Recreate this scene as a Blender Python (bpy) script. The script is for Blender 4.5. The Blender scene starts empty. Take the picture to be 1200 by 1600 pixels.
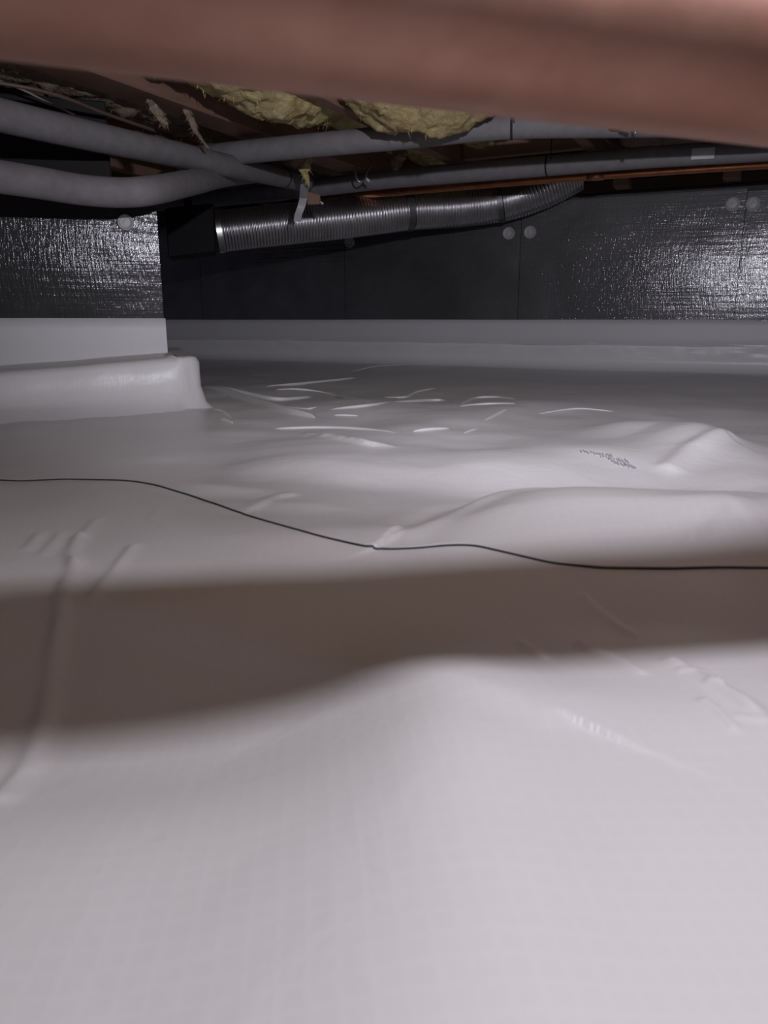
import bpy, bmesh, math, random
import numpy as np
from mathutils import Vector, Matrix

random.seed(7)
SC = bpy.context.scene
COL = SC.collection
R = math.radians

# ------------------------------------------------------------------ camera, world, lamps, exposure
H = 0.215                                   # lens height above the ground sheet
PITCH = math.atan(300 / 1200)
cam_d = bpy.data.cameras.new('camera')
cam_d.sensor_fit = 'VERTICAL'; cam_d.sensor_height = 36; cam_d.lens = 27
cam_d.clip_start = 0.01
cam_d.dof.use_dof = True; cam_d.dof.focus_distance = 2.3; cam_d.dof.aperture_fstop = 11
cam = bpy.data.objects.new('camera', cam_d); COL.objects.link(cam)
cam.location = (0, 0, H); cam.rotation_euler = (R(90) - PITCH, 0, 0)
SC.camera = cam

world = bpy.data.worlds.new('world'); SC.world = world; world.use_nodes = True
bg = world.node_tree.nodes['Background']
bg.inputs[0].default_value = (0.70, 0.67, 0.90, 1); bg.inputs[1].default_value = 0.095

LAMP = Vector((0.20, 0.206, 0.57))
def spot(name, power, half, aim, size=0.018, col=(.925, .915, 1.0)):
    d = bpy.data.lights.new(name, 'SPOT'); d.energy = power; d.color = col
    d.spot_size = R(2 * half); d.spot_blend = 1.0; d.shadow_soft_size = size
    o = bpy.data.objects.new(name, d); COL.objects.link(o); o.location = LAMP
    o.rotation_euler = Vector(aim).to_track_quat('-Z', 'Y').to_euler()
    return o
spot('headlamp_beam', 61, 54, (0.06, 1.0, 0.06))
pd = bpy.data.lights.new('headlamp_spill', 'POINT'); pd.energy = 10.0; pd.color = (.925, .915, 1.0); pd.shadow_soft_size = .018
po = bpy.data.objects.new('headlamp_spill', pd); COL.objects.link(po); po.location = LAMP

SC.view_settings.view_transform = 'Standard'; SC.view_settings.look = 'None'
SC.view_settings.gamma = 1.0; SC.view_settings.use_curve_mapping = False
SC.view_settings.exposure = 0.0
SC.cycles.use_denoising = True
SC.cycles.max_bounces = 10; SC.cycles.diffuse_bounces = 6

# ------------------------------------------------------------------ geometry helpers
FW = np.array([0, math.cos(PITCH), -math.sin(PITCH)])
UP = np.array([0, math.sin(PITCH), math.cos(PITCH)])
RT = np.array([1.0, 0, 0]); CAM = np.array([0, 0, H])
def ray(x, y): return FW + RT * (x - 600) / 1200 + UP * (800 - y) / 1200
def at_d(x, y, d): return Vector(CAM + ray(x, y) * d)                      # point at a depth
def at_z(x, y, z): r = ray(x, y); return Vector(CAM + r * (z - H) / r[2])  # point on a level
P0 = np.array([1.41, 3.2, 0]); U = np.array([-.8944, .4472, 0]); W = np.array([.4472, .8944, 0])
def on_wall(x, y):
    r = ray(x, y); return CAM + r * ((P0 - CAM) @ W) / (r @ W)
def wp(s, t, z): return Vector(P0 + U * s + W * t + np.array([0, 0, z]))   # along wall, out from wall, height
Q0 = np.array([-0.588, 2.10, 0]); QU = np.array([-.951, -.309, 0]); QW = np.array([-.309, .951, 0])
def qp(s, t, z): return Vector(Q0 + QU * s + QW * t + np.array([0, 0, z]))

def tag(o, label=None, cat=None, group=None, kind=None):
    if label: o['label'] = label
    if cat: o['category'] = cat
    if group: o['group'] = group
    if kind: o['kind'] = kind
    return o
def empty(name, loc=(0, 0, 0)):
    o = bpy.data.objects.new(name, None); COL.objects.link(o); o.location = loc; o.empty_display_size = .05
    return o
def link(name, me, mat, parent=None, smooth=True):
    o = bpy.data.objects.new(name, me); COL.objects.link(o)
    if mat: me.materials.append(mat)
    if smooth:
        me.polygons.foreach_set('use_smooth', [True] * len(me.polygons))
        if smooth == 'sharp': me.set_sharp_from_angle(angle=R(35))
    if parent:
        o.parent = parent; o.matrix_parent_inverse = Matrix.Translation(parent.location).inverted()
    return o
def from_bm(name, bm, mat, parent=None, smooth=False):
    bmesh.ops.recalc_face_normals(bm, faces=bm.faces)
    me = bpy.data.meshes.new(name); bm.to_mesh(me); bm.free()
    return link(name, me, mat, parent, smooth)
def grid_mesh(name, V, mat, parent=None, close=False):
    """V: (rows, cols, 3) array"""
    n, m, _ = V.shape
    me = bpy.data.meshes.new(name)
    idx = np.arange(n * m).reshape(n, m)
    if close:
        nx = np.roll(idx, -1, axis=1)
        f = np.stack([idx[:-1], nx[:-1], nx[1:], idx[1:]], -1).reshape(-1, 4)
    else:
        f = np.stack([idx[:-1, :-1], idx[:-1, 1:], idx[1:, 1:], idx[1:, :-1]], -1).reshape(-1, 4)
    me.vertices.add(n * m); me.vertices.foreach_set('co', V.reshape(-1).astype(np.float32))
    me.loops.add(f.size); me.loops.foreach_set('vertex_index', f.reshape(-1).astype(np.int32))
    me.polygons.add(len(f)); me.polygons.foreach_set('loop_start', np.arange(0, f.size, 4, dtype=np.int32))
    me.update(calc_edges=True); me.validate()
    return link(name, me, mat, parent, True)
def box_pts(bm, c8):
    v = [bm.verts.new(p) for p in c8]
    for f in ((0, 1, 2, 3), (7, 6, 5, 4), (0, 4, 5, 1), (1, 5, 6, 2), (2, 6, 7, 3), (3, 7, 4, 0)):
        bm.faces.new([v[i] for i in f])
def slab(name, fn, s0, s1, t0, t1, z0, z1, mat, parent=None, bev=0.003):
    bm = bmesh.new()
    box_pts(bm, [fn(s0, t0, z0), fn(s1, t0, z0), fn(s1, t1, z0), fn(s0, t1, z0),
                 fn(s0, t0, z1), fn(s1, t0, z1), fn(s1, t1, z1), fn(s0, t1, z1)])
    if bev: bmesh.ops.bevel(bm, geom=bm.edges[:], offset=bev, segments=1, affect='EDGES', profile=.5)
    return from_bm(name, bm, mat, parent)
def smooth_path(pts, n):
    """Catmull-Rom through pts, n samples"""
    P = np.array([list(p) for p in pts], float)
    if len(P) == 2:
        return P[0] + np.linspace(0, 1, n)[:, None] * (P[1] - P[0])
    P = np.vstack([2 * P[0] - P[1], P, 2 * P[-1] - P[-2]])
    k = len(P) - 3; out = []
    for u in np.linspace(0, k, n):
        i = min(int(u), k - 1); t = u - i
        a, b, c, d = P[i:i + 4]
        out.append(.5 * (2 * b + (c - a) * t + (2 * a - 5 * b + 4 * c - d) * t * t + (3 * b - a - 3 * c + d) * t ** 3))
    return np.array(out)
def frames(path):
    T = np.gradient(path, axis=0); T /= np.linalg.norm(T, axis=1)[:, None]
    up = np.array([0, 0, 1.0])
    A = np.cross(T, up); A /= np.linalg.norm(A, axis=1)[:, None] + 1e-9
    B = np.cross(A, T)
    return T, A, B
def tube(name, path, rad, mat, parent=None, seg=20, caps=True):
    path = np.asarray(path); n = len(path); rad = np.broadcast_to(rad, (n,)).astype(float)
    T, A, B = frames(path)
    if caps:
        path = np.vstack([path[:1], path, path[-1:]]); A = np.vstack([A[:1], A, A[-1:]]); B = np.vstack([B[:1], B, B[-1:]])
        rad = np.concatenate([[1e-4], rad, [1e-4]])
    a = np.linspace(0, 2 * math.pi, seg, endpoint=False)
    V = path[:, None, :] + rad[:, None, None] * (np.cos(a)[None, :, None] * A[:, None, :] + np.sin(a)[None, :, None] * B[:, None, :])
    o = grid_mesh(name, V, mat, parent, close=True)
    if caps:
        o.data.polygons.foreach_set('use_smooth', [not (i < seg or i >= len(o.data.polygons) - seg) for i in range(len(o.data.polygons))])
    return o
def ring_band(name, path, i0, i1, r, mat, parent, seg=20):
    return tube(name, path[i0:i1], r, mat, parent, seg)

# numpy value noise
_rng = np.random.RandomState(3); _T = _rng.rand(256, 256)
def vnoise(x, y):
    xi = np.floor(x).astype(int); yi = np.floor(y).astype(int); fx = x - xi; fy = y - yi
    fx = fx * fx * fx * (fx * (fx * 6 - 15) + 10); fy = fy * fy * fy * (fy * (fy * 6 - 15) + 10)
    g = lambda a, b: _T[a & 255, b & 255]
    return (g(xi, yi) * (1 - fx) + g(xi + 1, yi) * fx) * (1 - fy) + (g(xi, yi + 1) * (1 - fx) + g(xi + 1, yi + 1) * fx) * fy - .5
def fbm(x, y, o=4):
    a = 1; s = 0
    for k in range(o):
        s = s + a * vnoise(x * 2 ** k + 17.3 * k, y * 2 ** k + 5.7 * k); a *= .5
    return s

# ------------------------------------------------------------------ materials
def mat_new(name):
    m = bpy.data.materials.new(name); m.use_nodes = True
    nt = m.node_tree; return m, nt, nt.nodes['Principled BSDF']
def nd(nt, t, **kw):
    n = nt.nodes.new(t)
    for k, v in kw.items():
        if k in n.inputs: n.inputs[k].default_value = v
        else: setattr(n, k, v)
    return n
def ramp(nt, fac, stops):
    r = nt.nodes.new('ShaderNodeValToRGB'); e = r.color_ramp.elements
    e[0].position, e[0].color = stops[0][0], (*stops[0][1], 1)
    e[1].position, e[1].color = stops[-1][0], (*stops[-1][1], 1)
    for p, c in stops[1:-1]:
        x = e.new(p); x.color = (*c, 1)
    nt.links.new(fac, r.inputs[0]); return r
def mapped(nt, scale=(1, 1, 1), rot=(0, 0, 0)):
    tc = nt.nodes.new('ShaderNodeTexCoord'); mp = nt.nodes.new('ShaderNodeMapping')
    mp.inputs['Scale'].default_value = scale; mp.inputs['Rotation'].default_value = rot
    nt.links.new(tc.outputs['Object'], mp.inputs[0]); return mp.outputs[0]
def noise(nt, vec, scale, detail=4, rough=.5, dist=0):
    n = nt.nodes.new('ShaderNodeTexNoise'); nt.links.new(vec, n.inputs['Vector'])
    n.inputs['Scale'].default_value = scale; n.inputs['Detail'].default_value = detail
    n.inputs['Roughness'].default_value = rough; n.inputs['Distortion'].default_value = dist
    return n.outputs['Fac']
def bump(nt, bsdf, height, strength, dist, prev=None):
    b = nt.nodes.new('ShaderNodeBump'); b.inputs['Strength'].default_value = strength; b.inputs['Distance'].default_value = dist
    nt.links.new(height, b.inputs['Height'])
    if prev: nt.links.new(prev.outputs[0], b.inputs['Normal'])
    nt.links.new(b.outputs[0], bsdf.inputs['Normal']); return b
def simple(name, c0, c1, rough=.6, metal=0, scale=12, bs=.3, bd=.002, stretch=(1, 1, 1), detail=5):
    m, nt, b = mat_new(name)
    v = mapped(nt, stretch); f = noise(nt, v, scale, detail, .6)
    r = ramp(nt, f, [(.3, c0), (.7, c1)]); nt.links.new(r.outputs[0], b.inputs['Base Color'])
    b.inputs['Roughness'].default_value = rough; b.inputs['Metallic'].default_value = metal
    if bs: bump(nt, b, noise(nt, v, scale * 4, 4, .6), bs, bd)
    return m

def mat_liner(name, base, scrim=True, rough=.36):
    m, nt, b = mat_new(name)
    v = mapped(nt)
    tint = noise(nt, v, 2.2, 3, .5)
    r = ramp(nt, tint, [(.3, tuple(c * .95 for c in base)), (.7, base)])
    b.inputs['Roughness'].default_value = rough; b.inputs['Specular IOR Level'].default_value = .45
    prev = None
    if scrim:
        vr = mapped(nt, rot=(0, 0, R(-5.5)))
        h = []
        for d in ('X', 'Y'):
            w = nt.nodes.new('ShaderNodeTexWave'); w.wave_type = 'BANDS'; w.bands_direction = d
            w.inputs['Scale'].default_value = 5.0 ; w.inputs['Distortion'].default_value = .35
            w.inputs['Detail'].default_value = 1; w.inputs['Detail Scale'].default_value = .8
            nt.links.new(vr, w.inputs['Vector'])
            w.inputs['Scale'].default_value = 2 * math.pi / 0.0105 / 20.0
            p = nd(nt, 'ShaderNodeMath', operation='POWER'); nt.links.new(w.outputs['Fac'], p.inputs[0]); p.inputs[1].default_value = 6
            h.append(p)
        mx = nd(nt, 'ShaderNodeMath', operation='MAXIMUM'); nt.links.new(h[0].outputs[0], mx.inputs[0]); nt.links.new(h[1].outputs[0], mx.inputs[1])
        prev = bump(nt, b, mx.outputs[0], .10, .0005)
        mc = nd(nt, 'ShaderNodeMix', data_type='RGBA'); nt.links.new(mx.outputs[0], mc.inputs[0])
        nt.links.new(r.outputs[0], mc.inputs[6]); mc.inputs[7].default_value = (min(1, base[0] * 1.03), min(1, base[1] * 1.03), min(1, base[2] * 1.03), 1)
        sc = nd(nt, 'ShaderNodeMath', operation='MULTIPLY'); nt.links.new(mx.outputs[0], sc.inputs[0]); sc.inputs[1].default_value = .3
        nt.links.new(sc.outputs[0], mc.inputs[0])
        nt.links.new(mc.outputs[2], b.inputs['Base Color'])
    else:
        nt.links.new(r.outputs[0], b.inputs['Base Color'])
    n1 = noise(nt, v, 16, 4, .55, .6)
    prev = bump(nt, b, n1, .25, .006, prev)
    return m
M_LINER = mat_liner('white_scrim_sheet', (.78, .765, .775))
M_LINER2 = mat_liner('white_sheet_far', (.76, .75, .765))
M_BAND = mat_liner('white_wall_strip', (.66, .65, .67), False, .5)

def mat_foil(name, rot=0, film=1.0, pull=.22, metal=1.0):
    m, nt, b = mat_new(name)
    v = mapped(nt); out = nt.nodes['Material Output']
    blot = noise(nt, v, 3, 4, .6)
    vh = mapped(nt, (3, 3, 60))                            # horizontal pull lines from the press
    vs = mapped(nt, (190, 190, 30), (0, R(rot), 0))        # fine dents and scratches
    lines, dents, soft = noise(nt, vh, 1.2, 3, .6), noise(nt, vs, 1.0, 3, .6), noise(nt, v, 9, 3, .5)
    d = nt.nodes.new('ShaderNodeBsdfPrincipled')
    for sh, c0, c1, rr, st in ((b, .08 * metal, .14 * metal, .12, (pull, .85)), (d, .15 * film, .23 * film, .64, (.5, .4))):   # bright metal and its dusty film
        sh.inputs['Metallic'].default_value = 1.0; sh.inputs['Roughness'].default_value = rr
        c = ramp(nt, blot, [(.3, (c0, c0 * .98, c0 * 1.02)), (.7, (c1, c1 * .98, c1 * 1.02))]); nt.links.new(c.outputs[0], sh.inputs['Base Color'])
        p = bump(nt, sh, lines, st[0], .003)
        p = bump(nt, sh, dents, st[1], .0012, p)
        bump(nt, sh, soft, .12, .01, p)
    mx = nt.nodes.new('ShaderNodeMixShader'); mx.inputs[0].default_value = .62
    nt.links.new(b.outputs[0], mx.inputs[1]); nt.links.new(d.outputs[0], mx.inputs[2]); nt.links.new(mx.outputs[0], out.inputs['Surface'])
    return m
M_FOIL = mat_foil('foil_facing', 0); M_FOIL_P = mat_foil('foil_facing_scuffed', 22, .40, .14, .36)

M_LIP = simple('bright_foil', (.6, .6, .62), (.8, .8, .82), .22, 1, 30, .3, .001)
M_FOAM = simple('grey_foam_sleeve', (.155, .145, .155), (.20, .19, .20), .75, 0, 30, .25, .002)
M_JOINT = simple('dark_joint', (.012, .011, .012), (.02, .019, .02), .8)
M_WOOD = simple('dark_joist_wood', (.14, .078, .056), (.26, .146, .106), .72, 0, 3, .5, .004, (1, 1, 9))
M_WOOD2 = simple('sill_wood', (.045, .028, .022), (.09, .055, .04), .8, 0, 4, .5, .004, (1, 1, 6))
M_DARKFILL = simple('near_black_fill', (.006, .005, .005), (.011, .009, .009), .85, 0, 5, .4, .003)
M_BLOCKW = simple('pale_wood', (.20, .12, .08), (.30, .19, .13), .75, 0, 6, .4, .002)
M_CONC = simple('concrete', (.05, .047, .047), (.09, .085, .085), .9, 0, 8, .5, .004)
M_SOIL = simple('soil', (.05, .04, .03), (.09, .07, .05), .95, 0, 20, .6, .01)
M_PLASTIC = simple('grey_plastic', (.36, .35, .36), (.42, .41, .42), .45, 0, 20, 0)
M_BLACK = simple('black_metal', (.006, .006, .007), (.012, .012, .013), .6, 0, 10, .2, .001)
M_STEEL = simple('galvanised_steel', (.45, .45, .46), (.6, .6, .6), .35, .9, 30, .2, .001)
M_TAPE = simple('white_tape', (.5, .49, .48), (.6, .59, .57), .5, 0, 20, .2, .001)
M_BANDT = simple('dark_foil_tape', (.10, .10, .105), (.16, .16, .165), .4, .7, 40, .4, .001)
M_WIRE = simple('cable_sheath', (.22, .19, .17), (.28, .25, .23), .5, 0, 20, 0)
M_WIREB = simple('brown_cable_sheath', (.09, .06, .05), (.12, .08, .065), .5, 0, 20, 0)
M_DUCT = simple('aluminium_duct', (.52, .51, .53), (.70, .69, .71), .30, 1, 14, .15, .001)
M_SEAM = simple('dark_seam_line', (.035, .035, .038), (.06, .06, .064), .6, 0, 40, 0)
M_INK = simple('blue_grey_ink', (.42, .43, .49), (.50, .51, .56), .6, 0, 40, 0)

def mat_copper(name, r0, r1, c0, c1, s=5):
    m, nt, b = mat_new(name); b.inputs['Metallic'].default_value = .92
    v = mapped(nt, (1, 1, 1)); f = noise(nt, v, s, 5, .6, .4)
    c = ramp(nt, f, [(.3, c0), (.7, c1)]); nt.links.new(c.outputs[0], b.inputs['Base Color'])
    rr = ramp(nt, noise(nt, v, s * 2, 4, .6), [(.3, (r0,) * 3), (.7, (r1,) * 3)]); nt.links.new(rr.outputs[0], b.inputs['Roughness'])
    bump(nt, b, noise(nt, v, 40, 4, .6), .15, .001); return m
M_COPPER = mat_copper('dull_copper', .48, .60, (.33, .165, .12), (.44, .25, .195), 14)
M_COPPER.node_tree.nodes['Principled BSDF'].inputs['Metallic'].default_value = .8
M_COPPER2 = mat_copper('old_copper', .30, .45, (.45, .18, .09), (.62, .28, .15), 20)

def mat_batt():
    m, nt, b = mat_new('yellow_glass_wool')
    v = mapped(nt, (1, 1, 2)); f = noise(nt, v, 16, 7, .7, .8)
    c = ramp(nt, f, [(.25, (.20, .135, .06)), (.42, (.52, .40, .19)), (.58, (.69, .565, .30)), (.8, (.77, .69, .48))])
    nt.links.new(c.outputs[0], b.inputs['Base Color']); b.inputs['Roughness'].default_value = .95
    b.inputs['Specular IOR Level'].default_value = .1
    p = bump(nt, b, noise(nt, v, 45, 6, .75, 1.0), .8, .012)
    bump(nt, b, noise(nt, v, 220, 4, .7), .6, .003, p); return m
M_BATT = mat_batt()
M_BATT_BROWN = simple('brown_glass_wool', (.17, .125, .09), (.33, .26, .19), .95, 0, 40, .8, .006)  # darker, browner variant of the glass wool

# ------------------------------------------------------------------ ground: soil base and two plastic sheets
bm = bmesh.new(); box_pts(bm, [(-4, -1.5, -.3), (4, -1.5, -.3), (4, 7, -.3), (-4, 7, -.3), (-4, -1.5, -.09), (4, -1.5, -.09), (4, 7, -.09), (-4, 7, -.09)])
floor = tag(from_bm('floor', bm, M_SOIL), kind='structure')

def fl(x, y): p = at_z(x, y, 0); return np.array([p.x, p.y])
def seg_dist(X, Y, pts):
    """distance to a polyline, signed (+ beyond it, away from the camera)"""
    best = np.full(X.shape, 1e9); sgn = np.ones(X.shape)
    for (ax, ay), (bx, by) in zip(pts[:-1], pts[1:]):
        dx, dy = bx - ax, by - ay; L = dx * dx + dy * dy + 1e-12
        t = np.clip(((X - ax) * dx + (Y - ay) * dy) / L, 0, 1)
        ex, ey = X - ax - t * dx, Y - ay - t * dy; d = np.hypot(ex, ey)
        k = d < best; best = np.where(k, d, best); sgn = np.where(k, np.sign(dx * ey - dy * ex) * (1 if dx >= 0 else -1), sgn)
    return best * sgn
# mounds: pixel of the crest's foot, half width, near and far half depth, height, turn
BUMPS = [
    ((1080, 856), .20, .032, .09, .034, 0), ((900, 830), .5, .10, .33, .014, 0), ((1000, 772), .30, .09, .10, -.020, 0), ((700, 775), .12, .05, .06, -.008, 0), ((900, 836), .06, .045, .08, .008, 0),
    ((495, 742), .085, .055, .12, .017, -4), ((775, 744), .13, .060, .10, .013, 4),
    ((420, 712), .09, .06, .10, .006, 0), ((960, 722), .10, .06, .10, .010, 0),
    ((1000, 700), .10, .12, .10, .008, 0),
    ((640, 690), .10, .08, .12, .010, 0), ((560, 650), .20, .15, .2, .004, 0),
    ((780, 655), .12, .10, .2, .010, 0), ((900, 648), .25, .12, .3, .012, 0),
    ((335, 775), .08, .020, .05, .012, -28), ((430, 806), .08, .022, .05, .009, -22),
    ((150, 700), .35, .12, .2, .012, 0), ((100, 905), .12, .05, .07, .006, 0), ((430, 915), .10, .05, .07, .006, 8),
    ((790, 900), .10, .05, .08, .010, 0), ((560, 780), .10, .05, .09, .010, 0),
    ((110, 1085), .11, .075, .055, -.028, 0), ((-60, 960), .2, .03, .06, .006, 0), ((1150, 600), .5, .3, .3, .02, 0),
    ((1130, 872), .030, .012, .02, .009, -14), ((660, 845), .045, .03, .05, -.009, 20),
    ((700, 1200), .03, .10, .12, .006, 0), ((420, 1330), .05, .12, .15, -.007, 0), ((1100, 1120), .05, .04, .06, .005, -30),
    ((250, 1120), .10, .05, .05, -.006, 10), ((1000, 960), .14, .04, .06, -.006, -8), ((930, 1400), .02, .10, .1, -.003, 0),
]
RIDGES = [  # pixel polyline, near width, far width, height
    ([(-80, 940), (0, 950), (150, 962), (300, 985), (450, 1010), (560, 1040), (700, 1085), (850, 1135)], .010, .035, .0045),
    ([(640, 866), (735, 838), (800, 818), (900, 802)], .012, .03, .008),
    ([(640, 856), (680, 836), (725, 812), (770, 796)], .028, .014, -.008),
    ([(985, 690), (1040, 694), (1085, 706)], .06, .05, .018), ([(1085, 706), (1180, 742), (1260, 772)], .05, .05, .011),
    ([(555, 1700), (590, 1300), (650, 1110)],   .050, .050, .012), ([(990, 1700), (930, 1300), (860, 1120)], .03, .035, .005),
    ([(124, 850), (112, 880), (119, 905), (104, 945), (90, 985), (60, 1060), (25, 1140), (-5, 1190)], .0045, .006, .0042),
    ([(210, 872), (182, 915), (150, 955)], .004, .005, .0028), ([(70, 880), (95, 845)], .004, .006, .0025),
    ([(45, 870), (62, 845)], .004, .006, .0025), ([(238, 822), (250, 800)], .004, .006, .002), ([(130, 850), (140, 835), (150, 822)], .004, .006, .0025),
    ([(905, 1005), (960, 1030), (1000, 1058)], .0024, .003, .003), ([(1098, 1112), (1120, 1128), (1145, 1152)], .0022, .0025, .0032),
    ([(1050, 1040), (1110, 1080), (1160, 1112), (1220, 1160)], .004, .004, .0045), ([(910, 935), (950, 962), (985, 985)], .003, .003, .003),
    ([(1155, 1135), (1180, 1140), (1215, 1146)], .002, .002, .0026), ([(815, 1005), (850, 1032)], .0025, .003, .002),
    ([(1062, 1058), (1080, 1060), (1092, 1056)], .002, .002, .0026), ([(1105, 1082), (1125, 1086)], .002, .002, .0026),
    ([(1045, 742), (1075, 728), (1130, 716)], .014, .012, .008),
    ([(555, 708), (575, 715), (600, 716)], .006, .012, .003), ([(480, 690), (540, 706), (572, 714)], .008, .02, .006),
    ([(1080, 878), (1130, 866), (1165, 872), (1200, 884)], .005, .02, .004),
    ([(400, 812), (430, 800), (455, 796)], .006, .01, .003),
]
def height(X, Y):
    Z = .024 * fbm(X * 2.3 + 40, Y * 1.7 + 11, 3) * np.clip((Y - .3) / 1.2, .15, 1)
    Z = Z + .007 * fbm(X * 6 + 9, Y * 7 + 31, 2) * np.clip((Y - .2) / .8, .35, 1) * np.clip((2.4 - Y) / 1.2, .25, 1)
    for (px, py), sx, sn, sf, h, rot in BUMPS:
        c = fl(px, py); a = R(rot); dx, dy = X - c[0], Y - c[1]
        ex = dx * math.cos(a) + dy * math.sin(a); ey = -dx * math.sin(a) + dy * math.cos(a)
        s = np.where(ey < 0, sn, sf); Z = Z + h * np.exp(-.5 * ((ex / sx) ** 2 + (ey / s) ** 2))
    for pts, wn, wf, h in RIDGES:
        pf = [fl(*p) for p in pts]; d = seg_dist(X, Y, pf)
        fade = 1
        s = np.where(d < 0, wn, wf); Z = Z + h * np.exp(-.5 * (d / s) ** 2) * ((.8 + .6 * fbm(X * 30, Y * 30, 2)) if wn < .009 else 1)
    # trough beneath where the far sheet settles
    return Z
SEAM = [(-700, 748), (-200, 752), (0, 750), (15, 752), (40, 752), (100, 749), (200, 751), (240, 757), (300, 775), (400, 810), (500, 838), (560, 852),
        (600, 859), (650, 857), (700, 852), (740, 852), (800, 866), (860, 880), (940, 888), (1050, 889), (1120, 887), (1200, 888), (1500, 884), (2200, 880)]
sx_, sy_ = zip(*SEAM)
cc = .0537
ratios = np.concatenate([np.linspace(-1.35, -.56, 24)[:-1], np.linspace(-.56, .56, 420), np.linspace(.56, 1.35, 24)[1:]])
px_cols = 600 + ratios * 1200 / .97
seam_py = np.interp(px_cols, sx_, sy_)
ker = np.ones(9) / 9; seam_py = np.convolve(np.pad(seam_py, 4, mode='edge'), ker, 'valid')
seam_y = np.array([at_z(600, p, 0).y for p in seam_py])           # y on the flat floor depends on the row only
for _ in range(14):                                               # keep the seam where it is seen despite the relief
    rel_h = np.clip(height(ratios * (seam_y + cc), seam_y), -.06, .06)
    seam_y = .5 * seam_y + .5 * np.array([at_z(600, p, float(h)).y for p, h in zip(seam_py, rel_h)])
    seam_y = np.convolve(np.pad(seam_y, 3, mode='edge'), np.ones(7) / 7, 'valid')
wall_y = np.minimum((3.2 + .5 * 1.41 - .5 * ratios * cc) / (1 + .5 * ratios), 6.2)

sheets = []
# near sheet
n = 300
tt = np.linspace(0, 1, n)
ys = np.zeros((n, len(ratios)))
for j in range(n):
    y0, y1 = .16, seam_y + .07
    ys[j] = y0 * (y1 / y0) ** tt[j]
back = np.array([-1.4, -.8, -.4, -.15, 0, .08, .13])[:, None] * np.ones((1, len(ratios)))
ys = np.vstack([back, ys]); X = ratios[None, :] * (np.maximum(ys, .16) + cc)
wide = np.clip((.16 - ys) / .3, 0, 1); X = X * (1 + wide * 6)
Z = height(X, ys) - np.clip((ys - seam_y[None, :]) / .02, 0, 1) * .003
near = grid_mesh('ground_sheet', np.stack([X, ys, Z], -1), M_LINER)
tag(near, 'white scrim reinforced plastic ground sheet lying in front of the dark curved seam', 'ground sheet')
# far sheet, lapped over the near one and turned up the wall
n = 430
tt = np.linspace(0, 1, n)
yend = wall_y - .06 * 1.118 / (1 + .5 * ratios)
ys = seam_y[None, :] * (yend / seam_y)[None, :] ** tt[:, None]
X = ratios[None, :] * (ys + cc)
Z = height(X, ys); dist_w = (wall_y[None, :] - ys)
fade = np.clip(dist_w / .35, 0, 1); Z = Z * fade
lip = np.exp(-(ys - seam_y[None, :]) / .012)
Z = Z + .0012 + .0006 * lip
V = np.stack([X, ys, Z], -1)
edge0 = V[:1].copy(); edge0[..., 2] -= .0014                      # thickness at the lapped edge
rows = [edge0, V]
base = V[-1]
Rr = .05
sc_ = (base - P0) @ U
for ph in np.linspace(0, 90, 9)[1:]:
    q = base + W * (Rr * math.sin(R(ph))); q[:, 2] = Rr * (1 - math.cos(R(ph))) + base[:, 2] * (1 - ph / 90)
    rows.append(q[None])
top = rows[-1][0].copy()
for k in range(1, 8):
    q = top.copy(); q[:, 2] = .05 + (.118 - .05) * k / 7
    wob = .010 * fbm(sc_ * 6, np.full_like(sc_, k * .35 + 3), 3)
    q = q - W[None, :] * (wob[:, None] * min(1, k / 3) + .002); rows.append(q[None])
far = grid_mesh('ground_sheet', np.vstack(rows), M_LINER2)
tag(far, 'wrinkled grey-white plastic ground sheet beyond the dark seam, turned up the back wall', 'ground sheet')

def surf(x, y):
    """first floor point met along the ray of a pixel, following the relief"""
    r = ray(x, y); t = np.linspace(.15, 5.2, 2600); P = CAM[None, :] + r[None, :] * t[:, None]
    h = height(P[:, 0], P[:, 1]); k = np.where(P[:, 2] < h)[0]
    return Vector(P[k[0]]) if len(k) else at_z(x, y, 0)
# thin dark tube drawing the line along the lap
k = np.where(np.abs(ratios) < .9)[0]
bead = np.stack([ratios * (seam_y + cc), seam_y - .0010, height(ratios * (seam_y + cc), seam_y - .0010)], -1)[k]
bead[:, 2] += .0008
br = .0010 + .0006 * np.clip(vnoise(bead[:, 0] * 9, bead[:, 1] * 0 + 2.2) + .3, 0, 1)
o = tube('seam_line', bead, br, M_SEAM, far, 8); o['label'] = 'thin dark line along the lapped edge'

# pinched folds standing up in the far sheet
FOLDS = [([(316, 601), (350, 608), (390, 618), (430, 626), (460, 625), (487, 621)], 8), ([(315, 606), (350, 613), (400, 630), (450, 645), (494, 654)], 13),
         ([(428, 671), (500, 670), (560, 672), (620, 678)], 6), ([(645, 676), (670, 673), (702, 671)], 6), ([(415, 605), (480, 600), (558, 591)], 5),
         ([(430, 610), (470, 610), (520, 618), (584, 630)], 5), ([(516, 641), (580, 635), (640, 629), (690, 627), (720, 636)], 6),
         ([(600, 622), (632, 622), (650, 614), (682, 607)], 4), ([(718, 634), (740, 624), (775, 622), (806, 625)], 5), ([(757, 658), (774, 650), (792, 640)], 5),
         ([(548, 582), (590, 573), (640, 571)], 3), ([(334, 640), (348, 644), (362, 654)], 5), ([(718, 636), (760, 633), (806, 632)], 5), ([(522, 650), (560, 651)], 4),
         ([(450, 637), (480, 640), (495, 637)], 3), ([(725, 678), (745, 671)], 4), ([(346, 656), (364, 662)], 6), ([(840, 648), (900, 640), (960, 644)], 3)]
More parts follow.
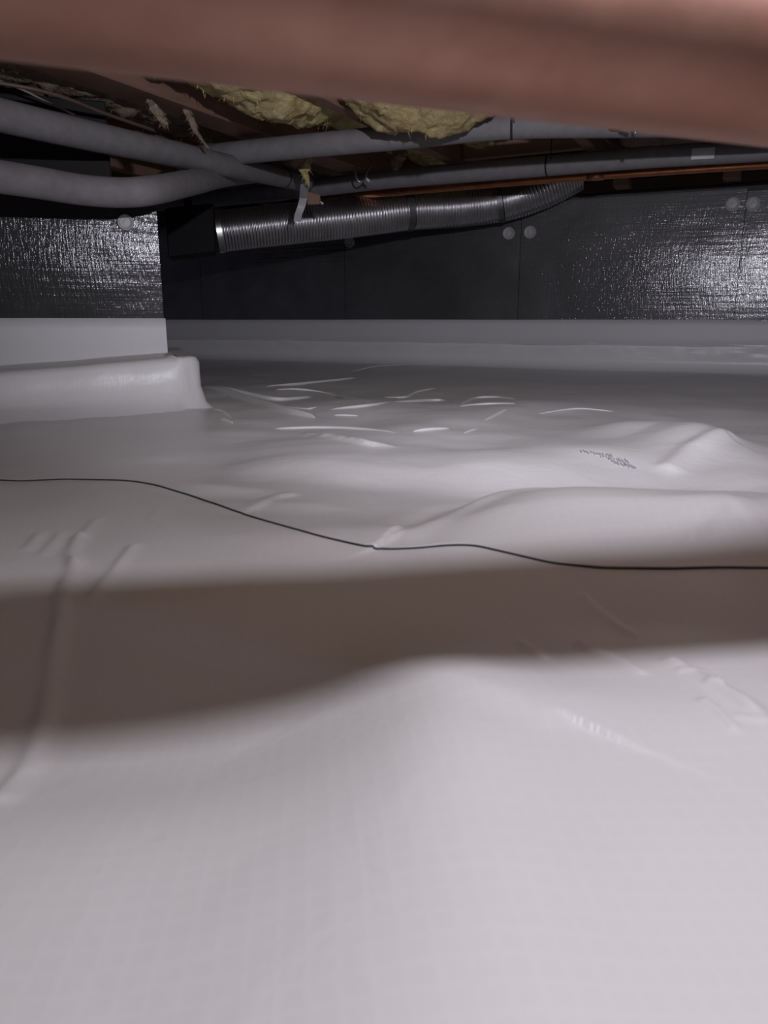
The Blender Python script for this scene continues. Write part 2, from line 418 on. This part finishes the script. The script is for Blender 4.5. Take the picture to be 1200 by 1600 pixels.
for pts, hp in FOLDS:
    P = smooth_path([surf(*p) for p in pts], 26)
    dist = np.linalg.norm(P - CAM, axis=1).mean(); hh = hp * dist / 1237 * .6
    tap = np.sin(np.linspace(0, math.pi, 26)) ** .3 + .02
    T, A, B = frames(P)
    side = np.where((A[:, 1] < 0)[:, None], A, -A)                # towards the camera
    prof = [(2.2, -.25), (1.0, .12), (.35, .75), (0, 1.0), (-.25, .85), (-.6, .1), (-1.6, -.25)]
    V = np.stack([P + side * (a * hh * .55) + np.array([0, 0, 1]) * (b * hh * tap)[:, None] + np.array([0, 0, .0012]) for a, b in prof], 1)
    grid_mesh('fold', V, M_LINER2, far)
# faint printed marking on the sheet (unreadable small characters)
bm = bmesh.new(); rnd = random.Random(4)
for row, (xa, ya, xb, yb) in enumerate([(908, 710, 960, 717), (938, 717, 985, 728), (955, 726, 995, 736)]):
    nchar = 11
    for i in range(nchar):
        f = i / nchar
        x, y = xa + (xb - xa) * f, ya + (yb - ya) * f
        for q in range(2):
            a = surf(x + rnd.uniform(0, 2), y + rnd.uniform(-2, 1)); w = rnd.uniform(.0008, .0018); l = rnd.uniform(.004, .012)
            vs = []
            for dx, dy in ((0, 0), (w, 0), (w, l), (0, l)):
                p = Vector((a.x + dx, a.y + dy, 0)); p.z = float(height(np.array([p.x]), np.array([p.y]))[0]) + .0028; vs.append(bm.verts.new(p))
            bm.faces.new(vs)
o = from_bm('printed_marking', bm, M_INK, far); o['label'] = 'faint blue-grey printed marking'

# ------------------------------------------------------------------ back wall
wall = slab('wall_back', wp, -2.2, 4.6, .034, .25, -.2, .735, M_CONC, None, 0); wall['kind'] = 'structure'
ptop = .712
joints = [-1.10, -.003, .898, 1.795, 2.704, 3.62]
FAST = {0: [(-.028, .652)], 1: [(.044, .655), (.856, .59)], 2: [(.953, .59), (1.763, .588)], 3: [], 4: []}
def disc(name, P, nrm, r, mat, parent):
    """domed washer with a raised rim"""
    nrm = Vector(nrm).normalized(); a = nrm.orthogonal().normalized(); b = nrm.cross(a)
    prof = [(0.001, .009), (.45, .0085), (.78, .007), (.80, .010), (.92, .0105), (1.0, .006), (1.0, -.003)]
    ang = np.linspace(0, 2 * math.pi, 28, endpoint=False)
    V = np.array([[list(P + a * (r * q * math.cos(t)) + b * (r * q * math.sin(t)) + nrm * hgt) for t in ang] for q, hgt in prof])
    return grid_mesh(name, V, mat, parent, close=True)
def foil_panel(fn, s0, s1, z0, z1, t0, t1, mat, parent, seed):
    """board with gently buckled facing"""
    ns, nz = 36, 24
    S, Zz = np.meshgrid(np.linspace(s0, s1, ns), np.linspace(z0, z1, nz))
    edge = np.minimum.reduce([S - s0, s1 - S, Zz - z0, z1 - Zz]); e = np.clip(edge / .03, 0, 1)
    T = t0 + .0004 * (1 - e) ** 2 + .0016 * fbm(S * 6 + seed * 3, Zz * 14, 3) * e
    V = np.array([[list(fn(S[i, j], T[i, j], Zz[i, j])) for j in range(ns)] for i in range(nz)])
    bm = bmesh.new()
    g = [[bm.verts.new(V[i, j]) for j in range(ns)] for i in range(nz)]
    bk = [bm.verts.new(fn(s, t1, z)) for s, z in ((s0, z0), (s1, z0), (s1, z1), (s0, z1))]
    for i in range(nz - 1):
        for j in range(ns - 1): bm.faces.new((g[i][j], g[i][j + 1], g[i + 1][j + 1], g[i + 1][j]))
    bm.faces.new(bk)
    bm.faces.new(g[0] + [bk[1], bk[0]]); bm.faces.new(g[-1][::-1] + [bk[3], bk[2]])
    bm.faces.new([r[0] for r in g][::-1] + [bk[0], bk[3]]); bm.faces.new([r[-1] for r in g] + [bk[2], bk[1]])
    return from_bm('foil_panel', bm, mat, parent, 'sharp')
for i in range(5):
    zt = ptop - (.012 if i == 0 else 0)
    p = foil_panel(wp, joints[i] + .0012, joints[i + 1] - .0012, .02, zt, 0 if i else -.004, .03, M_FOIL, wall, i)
    for s, z in FAST[i]:
        disc('fastener', wp(s, -.002, z), -W, .027, M_PLASTIC, p)
for s_ in joints[2:5]:                                            # crumpled foil lips along the butt joints
    zz = np.linspace(.218, .70, 120)
    P = np.array([list(wp(s_ + .0012 * float(vnoise(np.array([z * 60]), np.array([s_ * 9]))[0]), .0165 + .0012 * float(vnoise(np.array([z * 45]), np.array([s_ * 5 + 3]))[0]), z)) for z in zz])
    n_ = len(zz); T = np.zeros((n_, 3)); T[:, 2] = 1; a = np.linspace(0, 2 * math.pi, 7)[:-1]
    rr = .0026 * (1 + 1.3 * vnoise(zz * 120, zz * 0 + s_))
    V = P[:, None] + rr[:, None, None] * (np.cos(a)[None, :, None] * U[None, None] + np.sin(a)[None, :, None] * W[None, None])
    grid_mesh('foil_lip', V, M_LIP, wall, close=True)
# white strip over the foot of the boards; its lower edge stands off
ns = 160; S = np.linspace(-1.3, 3.6, ns)
prof = [(.2165, .004), (.2165, -.004), (.19, -.005), (.15, -.006), (.125, -.009), (.112, -.016), (.108, -.018), (.107, -.012)]
V = []
for i, (z, t) in enumerate(prof):
    zz = z + (.004 * fbm(S * 2.5, S * 0 + 1.3, 3) if i > 3 else .0012 * fbm(S * 2, S * 0 + 7, 2))
    V.append([list(wp(s, t, float(q))) for s, q in zip(S, zz)])
o = grid_mesh('membrane_strip', np.array(V), M_BAND, wall); o['label'] = 'grey-white membrane strip along the foot of the boards'
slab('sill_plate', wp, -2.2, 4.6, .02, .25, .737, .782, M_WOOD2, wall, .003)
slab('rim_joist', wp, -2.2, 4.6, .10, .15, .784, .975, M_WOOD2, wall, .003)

# ------------------------------------------------------------------ ceiling: boards and joists
ceil = slab('ceiling', wp, -2.2, 4.6, -4.6, .25, .995, 1.03, M_WOOD2, None, 0); ceil['kind'] = 'structure'
for t in np.arange(-4.5, .2, .145):
    slab('floorboard', wp, -2.2, 4.6, t, t + .139, .973, .994, M_WOOD, ceil, .002)
JS = [(-.80, .04), (-.38, .04), (.03, .04), (.44, .04), (.945, .04), (1.31, .11), (1.74, .04), (2.15, .04), (2.56, .04), (2.97, .04), (3.40, .04)]
for s, wd in JS:
    slab('joist', wp, s, s + wd, -4.5, .09, .77, .972, M_WOOD, ceil, .003)
# bridging block between two joists
slab('bridging_block', wp, .987, 1.308, -1.02, -.98, .80, .965, M_WOOD, ceil, .002)
slab('bridging_block', wp, .482, .943, -.62, -.58, .79, .965, M_BLOCKW, ceil, .002)
for s in (.03, .44):                                              # pale packing under the joist ends
    slab('packing_piece', wp, s - .01, s + .055, -.10, -.02, .736, .769, M_BLOCKW, ceil, .004)

def batt(name, s0, s1, t0, t1, zb, sags, seed, label, mat=None):
    """glass wool batt in a joist bay; sags = (t, s, radius_t, radius_s, drop)"""
    nt_, ns = int((t1 - t0) / .011), int((s1 - s0) / .011)
    T, S = np.meshgrid(np.linspace(t0, t1, nt_), np.linspace(s0, s1, ns), indexing='ij')
    Z = zb + .035 * fbm(T * 5 + seed * 7, S * 8 + seed, 4) + .014 * fbm(T * 40 + seed, S * 40, 3)
    for (t, s, rt_, rs, dz) in sags: Z = Z - dz * np.exp(-.5 * (((T - t) / rt_) ** 2 + ((S - s) / rs) ** 2))
    for tp in (-1.296, -.66):
        k = np.clip((np.abs(T - tp) - .04) / .03, 0, 1); k = k * k * (3 - 2 * k); Z = np.maximum(Z, .772) * (1 - k) + Z * k
    e = np.minimum(S - s0, s1 - S); Z = Z + .04 * np.clip(1 - e / .05, 0, 1) ** 2
    X = P0[0] + U[0] * S + W[0] * T; Y = P0[1] + U[1] * S + W[1] * T
    X = X + .006 * fbm(T * 50 + 3, S * 50, 2); Y = Y + .006 * fbm(T * 50 + 31, S * 50, 2)
    me_v = np.stack([X, Y, Z], -1)
    top = me_v.copy(); top[..., 2] = .965
    # bottom skin plus closed sides and top
    ring = np.concatenate([me_v, top[:, ::-1]], axis=1)
    mat = mat or M_BATT
    o = grid_mesh(name, ring, mat, None, close=True)
    tag(o, label, 'insulation', 'glass wool batts between the joists')
    # loose fibres hanging from the lower face
    bm = bmesh.new(); rnd = random.Random(seed)
    for _ in range(260):
        i, j = rnd.randrange(nt_), rnd.randrange(2, ns - 2); p = Vector(me_v[i, j]); l = rnd.uniform(.006, .022)
        d = Vector((rnd.gauss(0, .5), rnd.gauss(0, .5), -1)).normalized() * l; w = Vector((.0012, .0006, 0))
        a, b, c = bm.verts.new(p - w), bm.verts.new(p + w), bm.verts.new(p + d); e_ = bm.verts.new(p + Vector((0, .0012, 0)))
        bm.faces.new((a, b, c)); bm.faces.new((b, e_, c)); bm.faces.new((e_, a, c))
    f = from_bm('loose_fibres', bm, mat, o); f['kind'] = 'stuff'
    return o
batt('insulation_batt', -.335, .025, -4.2, -.05, .84, [], 1, 'brownish glass wool batt in the joist bay nearest the right edge', M_BATT_BROWN)
batt('insulation_batt', .075, .435, -4.2, -.05, .83, [(-1.0, .25, .3, .12, .03)], 2, 'brownish glass wool batt behind the near copper pipe, above the white tape mark', M_BATT_BROWN)
batt('insulation_batt', .485, .94, -4.2, -.5, .84, [(-1.50, .83, .13, .12, .082), (-1.85, .78, .35, .14, .06), (-1.3, .60, .2, .12, .05), (-1.47, .62, .10, .12, .07)], 3, 'bright yellow glass wool batt sagging over the upper grey pipe at mid view')
batt('insulation_batt', .99, 1.30, -4.2, -.05, .85, [(-1.55, 1.1, .25, .14, .07), (-2.1, 1.1, .4, .15, .06)], 4, 'dim yellow glass wool batt just right of the wide brown joist')
batt('insulation_batt', 1.425, 1.735, -4.2, -.05, .84, [(-1.75, 1.56, .5, .12, .06), (-.9, 1.5, .08, .05, .08)], 5, 'dark brownish glass wool batt just left of the wide brown joist', M_BATT_BROWN)
batt('insulation_batt', 1.785, 2.145, -4.2, -.05, .86, [(-1.2, 1.95, .2, .1, .04)], 6, 'brownish glass wool batt above the left grey pipe at the left edge', M_BATT_BROWN)

# ------------------------------------------------------------------ left pier with its footing
pier = slab('wall_left', qp, -.0, 1.5, .034, .42, -.2, .522, M_CONC, None, 0); pier['kind'] = 'structure'
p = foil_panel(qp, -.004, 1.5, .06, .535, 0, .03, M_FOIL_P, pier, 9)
c = at_d(196, 348, 1); r_ = ray(196, 348); k_ = ((Q0 - CAM) @ QW) / (r_ @ QW); P = Vector(CAM + r_ * k_)
disc('fastener', P - Vector(QW) * .002, -QW, .020, M_PLASTIC, p)
S = np.linspace(-.008, 1.5, 60)
V = [[list(qp(s, t, z + .002 * float(vnoise(np.array([s * 3]), np.array([i * 1.0]))[0]))) for s in S]
     for i, (z, t) in enumerate([(.219, .03), (.219, -.004), (.19, -.005), (.15, -.007), (.10, -.008), (.05, -.008)])]
o = grid_mesh('membrane_strip', np.array(V), M_BAND, pier); o['label'] = 'grey-white membrane strip round the foot of the pier'
# draped footing: rounded corner, flaring skirt
F0 = Vector((-.437, 1.845, 0)); corner = []
ftd = []
for (z, off) in [(-.03, .17), (-.008, .12), (.006, .075), (.022, .035), (.06, .010), (.095, .004), (.118, .0), (.129, -.010), (.133, -.03), (.134, -.16), (.134, -.31)]:
    row = []
    base_c = F0 + Vector(QU) * 0
    path = []
    for s in np.linspace(1.45, .05, 46): path.append((base_c + Vector(QU) * s, -Vector(QW)))
    for a in np.linspace(0, 90, 10)[1:-1]:
        n_ = -Vector(QW) * math.cos(R(a)) - Vector(QU) * math.sin(R(a))
        path.append((base_c + Vector(QU) * .05 + Vector(QW) * .05 + n_ * .05, n_))
    for t in np.linspace(.05, .62, 20): path.append((base_c + Vector(QW) * t, -Vector(QU)))
    for i, (pt, n_) in enumerate(path):
        wob = .012 * float(fbm(np.array([i * .16]), np.array([z * 9 + 5]), 3)[0]) * (1 if z < .12 else .6)
        o_ = off if off > -.2 else -.31 if i < 46 else -.62
        q = pt + n_ * (o_ * (1.0 if i < 46 else .45) + wob); drp = .07 * max(0.0, min(.6, float((np.array(q) - np.array(F0)) @ QU))) * (z > .05)
        row.append([q.x, q.y, z - drp + (.010 * float(fbm(np.array([i * .12]), np.array([2.5]), 2)[0]) if z > .1 else 0)])
    ftd.append(row)
o = grid_mesh('footing_cover', np.array(ftd), M_LINER2, pier); o['label'] = 'white sheet draped over the low footing'
slab('dark_filler', qp, .10, 1.6, .06, .20, .54, .75, M_DARKFILL, pier, .004)  # near-black beam added to keep the space above the pier dark

# ------------------------------------------------------------------ pipes
def joint_ring(path, i, r, parent, name='sleeve_joint'):
    tube(name, np.array([path[i] - (path[i + 1] - path[i]) / np.linalg.norm(path[i + 1] - path[i]) * .003, path[i] + (path[i + 1] - path[i]) / np.linalg.norm(path[i + 1] - path[i]) * .003]), r, M_JOINT, parent, 20)
# foreground copper pipe
vp = FW + RT * ((6000 - 600) / 1200) + UP * ((800 - 775) / 1200); vp = Vector(vp / np.linalg.norm(vp))
c0 = at_d(600, -12, .28)
path = np.array([list(c0 + vp * t) for t in np.linspace(-.9, 1.4, 60)])
big = tube('copper_pipe', path, .0358, M_COPPER, None, 48)
tag(big, 'broad reddish copper pipe crossing the top of the view close to the lens', 'pipe')

pts = [at_z(1500, 183, .73), at_z(1200, 192, .73), at_z(1000, 194, .73), at_z(800, 197, .73), at_z(640, 213, .725), at_z(500, 226, .72), at_z(360, 240, .72), at_z(280, 250, .72)]
pA = smooth_path(pts, 120)
sA = np.cumsum(np.r_[0, np.linalg.norm(np.diff(pA, axis=0), axis=1)])
xa = np.array([(600 + 1200 * ((q - CAM) @ RT) / ((q - CAM) @ FW)) for q in pA])
rA = np.where(xa > 800, .034, .0335)
A_ = tube('insulated_pipe', pA, rA, M_FOAM, None, 24)
tag(A_, 'grey foam sleeved pipe just beneath the bright yellow batt, upper of two long ones', 'pipe')
i = int(np.argmin(abs(xa - 797))); joint_ring(pA, i, .0355, A_)
def tie(path, i, r, mat, parent, name='tie', tail=None):
    q = path[i]; d = path[i + 1] - path[i]; d /= np.linalg.norm(d)
    t = tube(name, np.array([q - d * .002, q + d * .002]), r, mat, parent, 20)
# wire tails above the joint
q = Vector(pA[i])
tube('tie_wire', smooth_path([q + Vector((0, -.035, .0)), q + Vector((-.004, -.02, .04)), q + Vector((-.012, 0, .075))], 8), .0016, M_JOINT, A_, 6)
# metal clip on the upper pipe
cl = empty('pipe_clip', at_d(974, 192, 2.30)); tag(cl, 'small bent metal clip on the upper grey pipe near the copper pipe edge', 'clip')
cA = [at_d(x, y, 2.01) for x, y in ((955, 193), (957, 197), (974, 198), (990, 199), (993, 210))]
tube('clip_bar', smooth_path(cA, 14), .0045, M_STEEL, cl, 8)
bm = bmesh.new(); qs = [at_d(x, y, dd) for dd in (2.015, 2.025) for x, y in ((966, 198), (986, 199), (984, 208), (970, 204))]
box_pts(bm, qs); from_bm('clip_plate', bm, M_STEEL, cl)

pts = [at_z(1600, 205, .73), at_z(1200, 234, .73), at_z(1000, 247, .73), at_z(800, 264, .73), at_z(600, 281, .73), at_z(420, 302, .73), at_z(240, 318, .73), at_z(60, 330, .73)]
pB = smooth_path(pts, 140)
xb = np.array([(600 + 1200 * ((q - CAM) @ RT) / ((q - CAM) @ FW)) for q in pB])
B_ = tube('insulated_pipe', pB, .0335, M_FOAM, None, 24)
tag(B_, 'grey foam sleeved pipe running directly above the silver duct, lower of two long ones', 'pipe')
i = int(np.argmin(abs(xb - 861))); joint_ring(pB, i, .0345, B_)
q = Vector(pB[i]); tube('tie_wire', smooth_path([q + Vector((0, -.034, -.01)), q + Vector((.002, -.03, .04)), q + Vector((.006, -.01, .10))], 8), .0016, M_JOINT, B_, 6)
i = int(np.argmin(abs(xb - 1096)))
T_, Aa, Bb = frames(pB)
# taped tag wrapped on the camera side
ang = np.linspace(R(150), R(235), 8); V = []
for w_ in (-.034, .034):
    V.append([list(pB[i] + T_[i] * w_ + .0345 * (math.cos(a) * Aa[i] + math.sin(a) * Bb[i])) for a in ang])
side = -1 if Aa[i][1] > 0 else 1
V = [[list(pB[i] + T_[i] * w_ + .0348 * (math.cos(a) * side * Aa[i] + math.sin(a) * Bb[i])) for a in np.linspace(R(-35), R(20), 8)] for w_ in (-.034, -.01, .01, .034)]
o = grid_mesh('tape_mark', np.array(V), M_TAPE, B_); o['label'] = 'worn white tape patch'

pts = [at_z(1600, 236, .715), at_z(1200, 257, .715), at_z(1000, 270, .715), at_z(850, 281, .715), at_z(700, 293, .715), at_z(560, 305, .715), at_z(470, 312, .72)]
pC = smooth_path(pts, 60)
C_ = tube('copper_pipe', pC, .0145, M_COPPER2, None, 20)
tag(C_, 'thin orange copper pipe running along under the lower grey pipe', 'pipe')
xc = np.array([(600 + 1200 * ((q - CAM) @ RT) / ((q - CAM) @ FW)) for q in pC])
i = int(np.argmin(abs(xc - 924))); q = pC[i]; d = pC[i + 1] - q; d /= np.linalg.norm(d)
tube('coupling', np.array([q - d * .03, q + d * .03]), .0168, M_COPPER2, C_, 20)

pts = [at_d(-260, 118, 1.30), at_d(-100, 156, 1.46), at_d(0, 180, 1.60), at_d(130, 210, 1.80), at_d(250, 236, 2.05), at_d(350, 258, 2.35), at_d(430, 275, 2.72), at_d(478, 286, 2.95)]
pL = smooth_path(pts, 90); L1 = tube('insulated_pipe', pL, .0335, M_FOAM, None, 24)
tag(L1, 'grey foam sleeved pipe slanting from the left edge down to the hanging strap', 'pipe')
xl = np.array([(600 + 1200 * ((q - CAM) @ RT) / ((q - CAM) @ FW)) for q in pL])
i = int(np.argmin(abs(xl - 440))); joint_ring(pL, i, .0350, L1)
pts = [at_d(-200, 252, 1.50), at_d(-60, 268, 1.56), at_d(50, 284, 1.66), at_d(130, 297, 1.75), at_d(190, 301, 1.80), at_d(240, 297, 1.86), at_d(300, 285, 2.12), at_d(352, 275, 2.50), at_d(420, 268, 2.85)]
pM = smooth_path(pts, 90); L2 = tube('insulated_pipe', pM, .0335, M_FOAM, None, 24)
tag(L2, 'grey foam sleeved pipe bending across the top of the left foil pier', 'pipe')

# ------------------------------------------------------------------ flexible duct with its box
pts = [at_d(338, 362, 3.10), at_d(430, 352, 3.14), at_d(540, 341, 3.2), at_d(640, 329, 3.26), at_d(720, 324, 3.28), at_d(790, 314, 3.26), at_d(845, 296, 3.22), at_d(900, 268, 3.20)]
N = 1000; pD = smooth_path(pts, N)
sD = np.cumsum(np.r_[0, np.linalg.norm(np.diff(pD, axis=0), axis=1)])
rib = .0125
ph = (sD / rib) % 1.0
rD = .079 + .0042 * (np.abs(np.sin(math.pi * ph)) - .5) + .002 * vnoise(sD * 12, sD * 0 + .5)
duct = tube('flexible_duct', pD, rD, M_DUCT, None, 36, caps=True)
tag(duct, 'ribbed silver flexible duct hanging in front of the back wall boards', 'duct')
xd = np.array([(600 + 1200 * ((q - CAM) @ RT) / ((q - CAM) @ FW)) for q in pD])
for xx in (638, 781):
    i = int(np.argmin(abs(xd - xx))); tube('duct_tape', pD[i - 9:i + 9], .0835, M_BANDT, duct, 36, caps=False)
    q = Vector(pD[i])
    bm = bmesh.new(); a = q + Vector((-.008, -.03, .07)); box_pts(bm, [a, a + Vector((.016, 0, 0)), a + Vector((.016, .003, 0)), a + Vector((0, .003, 0)),
                                                            a + Vector((0, .02, .035)), a + Vector((.016, .02, .035)), a + Vector((.016, .023, .035)), a + Vector((0, .023, .035))])
    from_bm('hanger_tab', bm, M_STEEL, duct)
i = 6; tube('end_collar', pD[0:14], .0835, M_DUCT, duct, 36, caps=False)
bx = empty('vent_box', at_d(298, 372, 3.2)); tag(bx, 'black box left of the duct end, beside the foil pier edge', 'box')
e1 = Vector(pD[0]); dd = Vector(pD[40] - pD[0]).normalized(); sd = dd.cross(Vector((0, 0, 1))).normalized()
def bp(a, b, c): return e1 + dd * a + sd * b + Vector((0, 0, 1)) * c
bp3 = lambda s, t, z: bp(s, t, z)
slab('box_body', bp3, -.19, -.006, -.085, .10, -.086, .095, M_BLACK, bx, .004)
slab('mounting_strap', bp3, -.12, -.09, -.015, .015, .111, .20, M_BLACK, bx, .001)
M_BLACK.node_tree.nodes['Principled BSDF'].inputs['Specular IOR Level'].default_value = .1

# ------------------------------------------------------------------ small hanging things
st = empty('hanging_strap', at_d(478, 300, 2.75)); tag(st, 'pale grey strap end dangling over the silver duct below the pipe joint', 'strap')
def ribbon(name, pix, d, w_px, mat, parent, th=.003):
    P = smooth_path([at_d(x, y, dd) for (x, y), dd in zip(pix, d)], 14); w = w_px * np.mean(d) / 1200 / 2
    bm = bmesh.new(); L = []
    for k, q in enumerate(P):
        tw = Vector((1, .15 * math.sin(k * .5), 0)).normalized() * w; q = Vector(q)
        L.append([bm.verts.new(q - tw), bm.verts.new(q + tw), bm.verts.new(q + tw + Vector((0, th, 0))), bm.verts.new(q - tw + Vector((0, th, 0)))])
    for a, b in zip(L[:-1], L[1:]):
        for i in range(4): bm.faces.new((a[i], a[(i + 1) % 4], b[(i + 1) % 4], b[i]))
    bm.faces.new(L[0]); bm.faces.new(L[-1][::-1])
    return from_bm(name, bm, mat, parent)
ribbon('strap_loop', [(476, 288), (475, 300), (474, 312)], (2.60, 2.61, 2.62), 13, M_FOAM, st)
ribbon('strap_tail', [(474, 310), (471, 322), (466, 336), (465, 346)], (2.60, 2.6, 2.61, 2.62), 12, M_TAPE if False else M_PLASTIC, st)
tg = empty('wooden_tag', at_d(491, 308, 2.72)); tag(tg, 'small brown offcut tucked beside the hanging strap at the pipe joint', 'offcut')
bm = bmesh.new(); box_pts(bm, [at_d(x, y, dd) for dd in (2.68, 2.72) for x, y in ((480, 299), (500, 304), (501, 319), (480, 320))])
bmesh.ops.bevel(bm, geom=bm.edges[:], offset=.003, segments=1, affect='EDGES'); from_bm('offcut_body', bm, M_BLOCKW, tg)
tube('offcut_nail', smooth_path([at_d(500, 315, 2.68), at_d(504, 318, 2.67)], 4), .004, M_TAPE, tg, 8)
def tuft(pix, d, wpx, label, mat=M_BATT):
    n_ = 44; P = smooth_path([at_d(x, y, d) for x, y in pix], n_); seg = 22
    r = np.interp(np.linspace(0, 1, n_), np.linspace(0, 1, len(wpx)), wpx) * d / 1200 / 2
    T, A, B = frames(P); a = np.linspace(0, 2 * math.pi, seg, endpoint=False); k = len(label)
    I, J = np.meshgrid(np.arange(n_), np.arange(seg), indexing='ij')
    rr = r[:, None] * (1 + .9 * fbm(I * .16 + k, np.minimum(J, seg - J) * .45, 4))
    V = P[:, None] + rr[..., None] * (np.cos(a)[None, :, None] * A[:, None] + .5 * np.sin(a)[None, :, None] * B[:, None])
    V[0] = V[0].mean(0); V[-1] = V[-1].mean(0)
    o = grid_mesh('insulation_tuft', V, mat, None, close=True); tag(o, label, 'insulation')
    bm = bmesh.new(); rnd = random.Random(k)
    for _ in range(90):
        p = Vector(V[rnd.randrange(3, n_ - 1), rnd.randrange(seg)]); e = Vector((rnd.gauss(0, .7), rnd.gauss(0, .7), -.8)).normalized() * rnd.uniform(.006, .02)
        q = [bm.verts.new(p + Vector(c)) for c in ((-.0009, 0, 0), (.0009, 0, 0), (0, .0012, 0))] + [bm.verts.new(p + e)]
        for f in ((0, 1, 3), (1, 2, 3), (2, 0, 3)): bm.faces.new([q[m] for m in f])
    tag(from_bm('loose_fibres', bm, mat, o), kind='stuff'); return o
tuft([(478, 235), (477, 252), (476, 266), (479, 278), (483, 291)], 2.55, (17, 19, 17, 11, 4), 'pale yellow tuft of glass wool hanging above the dangling strap')
tuft([(232, 158), (244, 172), (252, 186), (262, 195)], 1.95, (14, 26, 24, 6), 'ragged brown tuft of glass wool hanging left of the wide brown joist', M_BATT_BROWN)
tuft([(292, 172), (300, 190), (308, 208), (326, 232)], 2.1, (18, 13, 11, 5), 'long thin twist of glass wool hanging above the slanting left pipe', M_BATT_BROWN)
tuft([(626, 236), (622, 250), (618, 265)], 2.75, (30, 26, 10), 'short brown clump of glass wool between the two long grey pipes', M_BATT_BROWN)
hk = empty('pipe_hook', at_d(566, 276, 2.85)); tag(hk, 'small grey wire hook over the lower grey pipe left of mid view', 'hook')
tube('hook_wire', smooth_path([at_d(556, 262, 2.78), at_d(556, 275, 2.76), at_d(562, 284, 2.76), at_d(571, 280, 2.77), at_d(574, 268, 2.78), at_d(582, 256, 2.85), at_d(577, 250, 2.95)], 24), .0032, M_STEEL, hk, 8)
tube('hook_glint', np.array([list(at_d(572, 279, 2.755)), list(at_d(577, 283, 2.75))]), .005, M_TAPE, hk, 8)  # white stub painted in for the glint on the hook
c1 = tube('cable', smooth_path([at_d(-40, 112, 1.75), at_d(30, 138, 1.8), at_d(75, 160, 1.86), at_d(120, 180, 1.93), at_d(160, 197, 2.1)], 30), .0026, M_WIRE, None, 8)
tag(c1, 'thin pale cable drooping onto the slanting left pipe', 'cable')
c2 = tube('cable', smooth_path([at_d(-60, 122, 1.65), at_d(0, 130, 1.68), at_d(60, 141, 1.72), at_d(110, 156, 1.78), at_d(160, 176, 1.88), at_d(250, 207, 2.08)], 40), .0045, M_WIREB, None, 8)
tag(c2, 'brown cable running just above the slanting left pipe', 'cable')
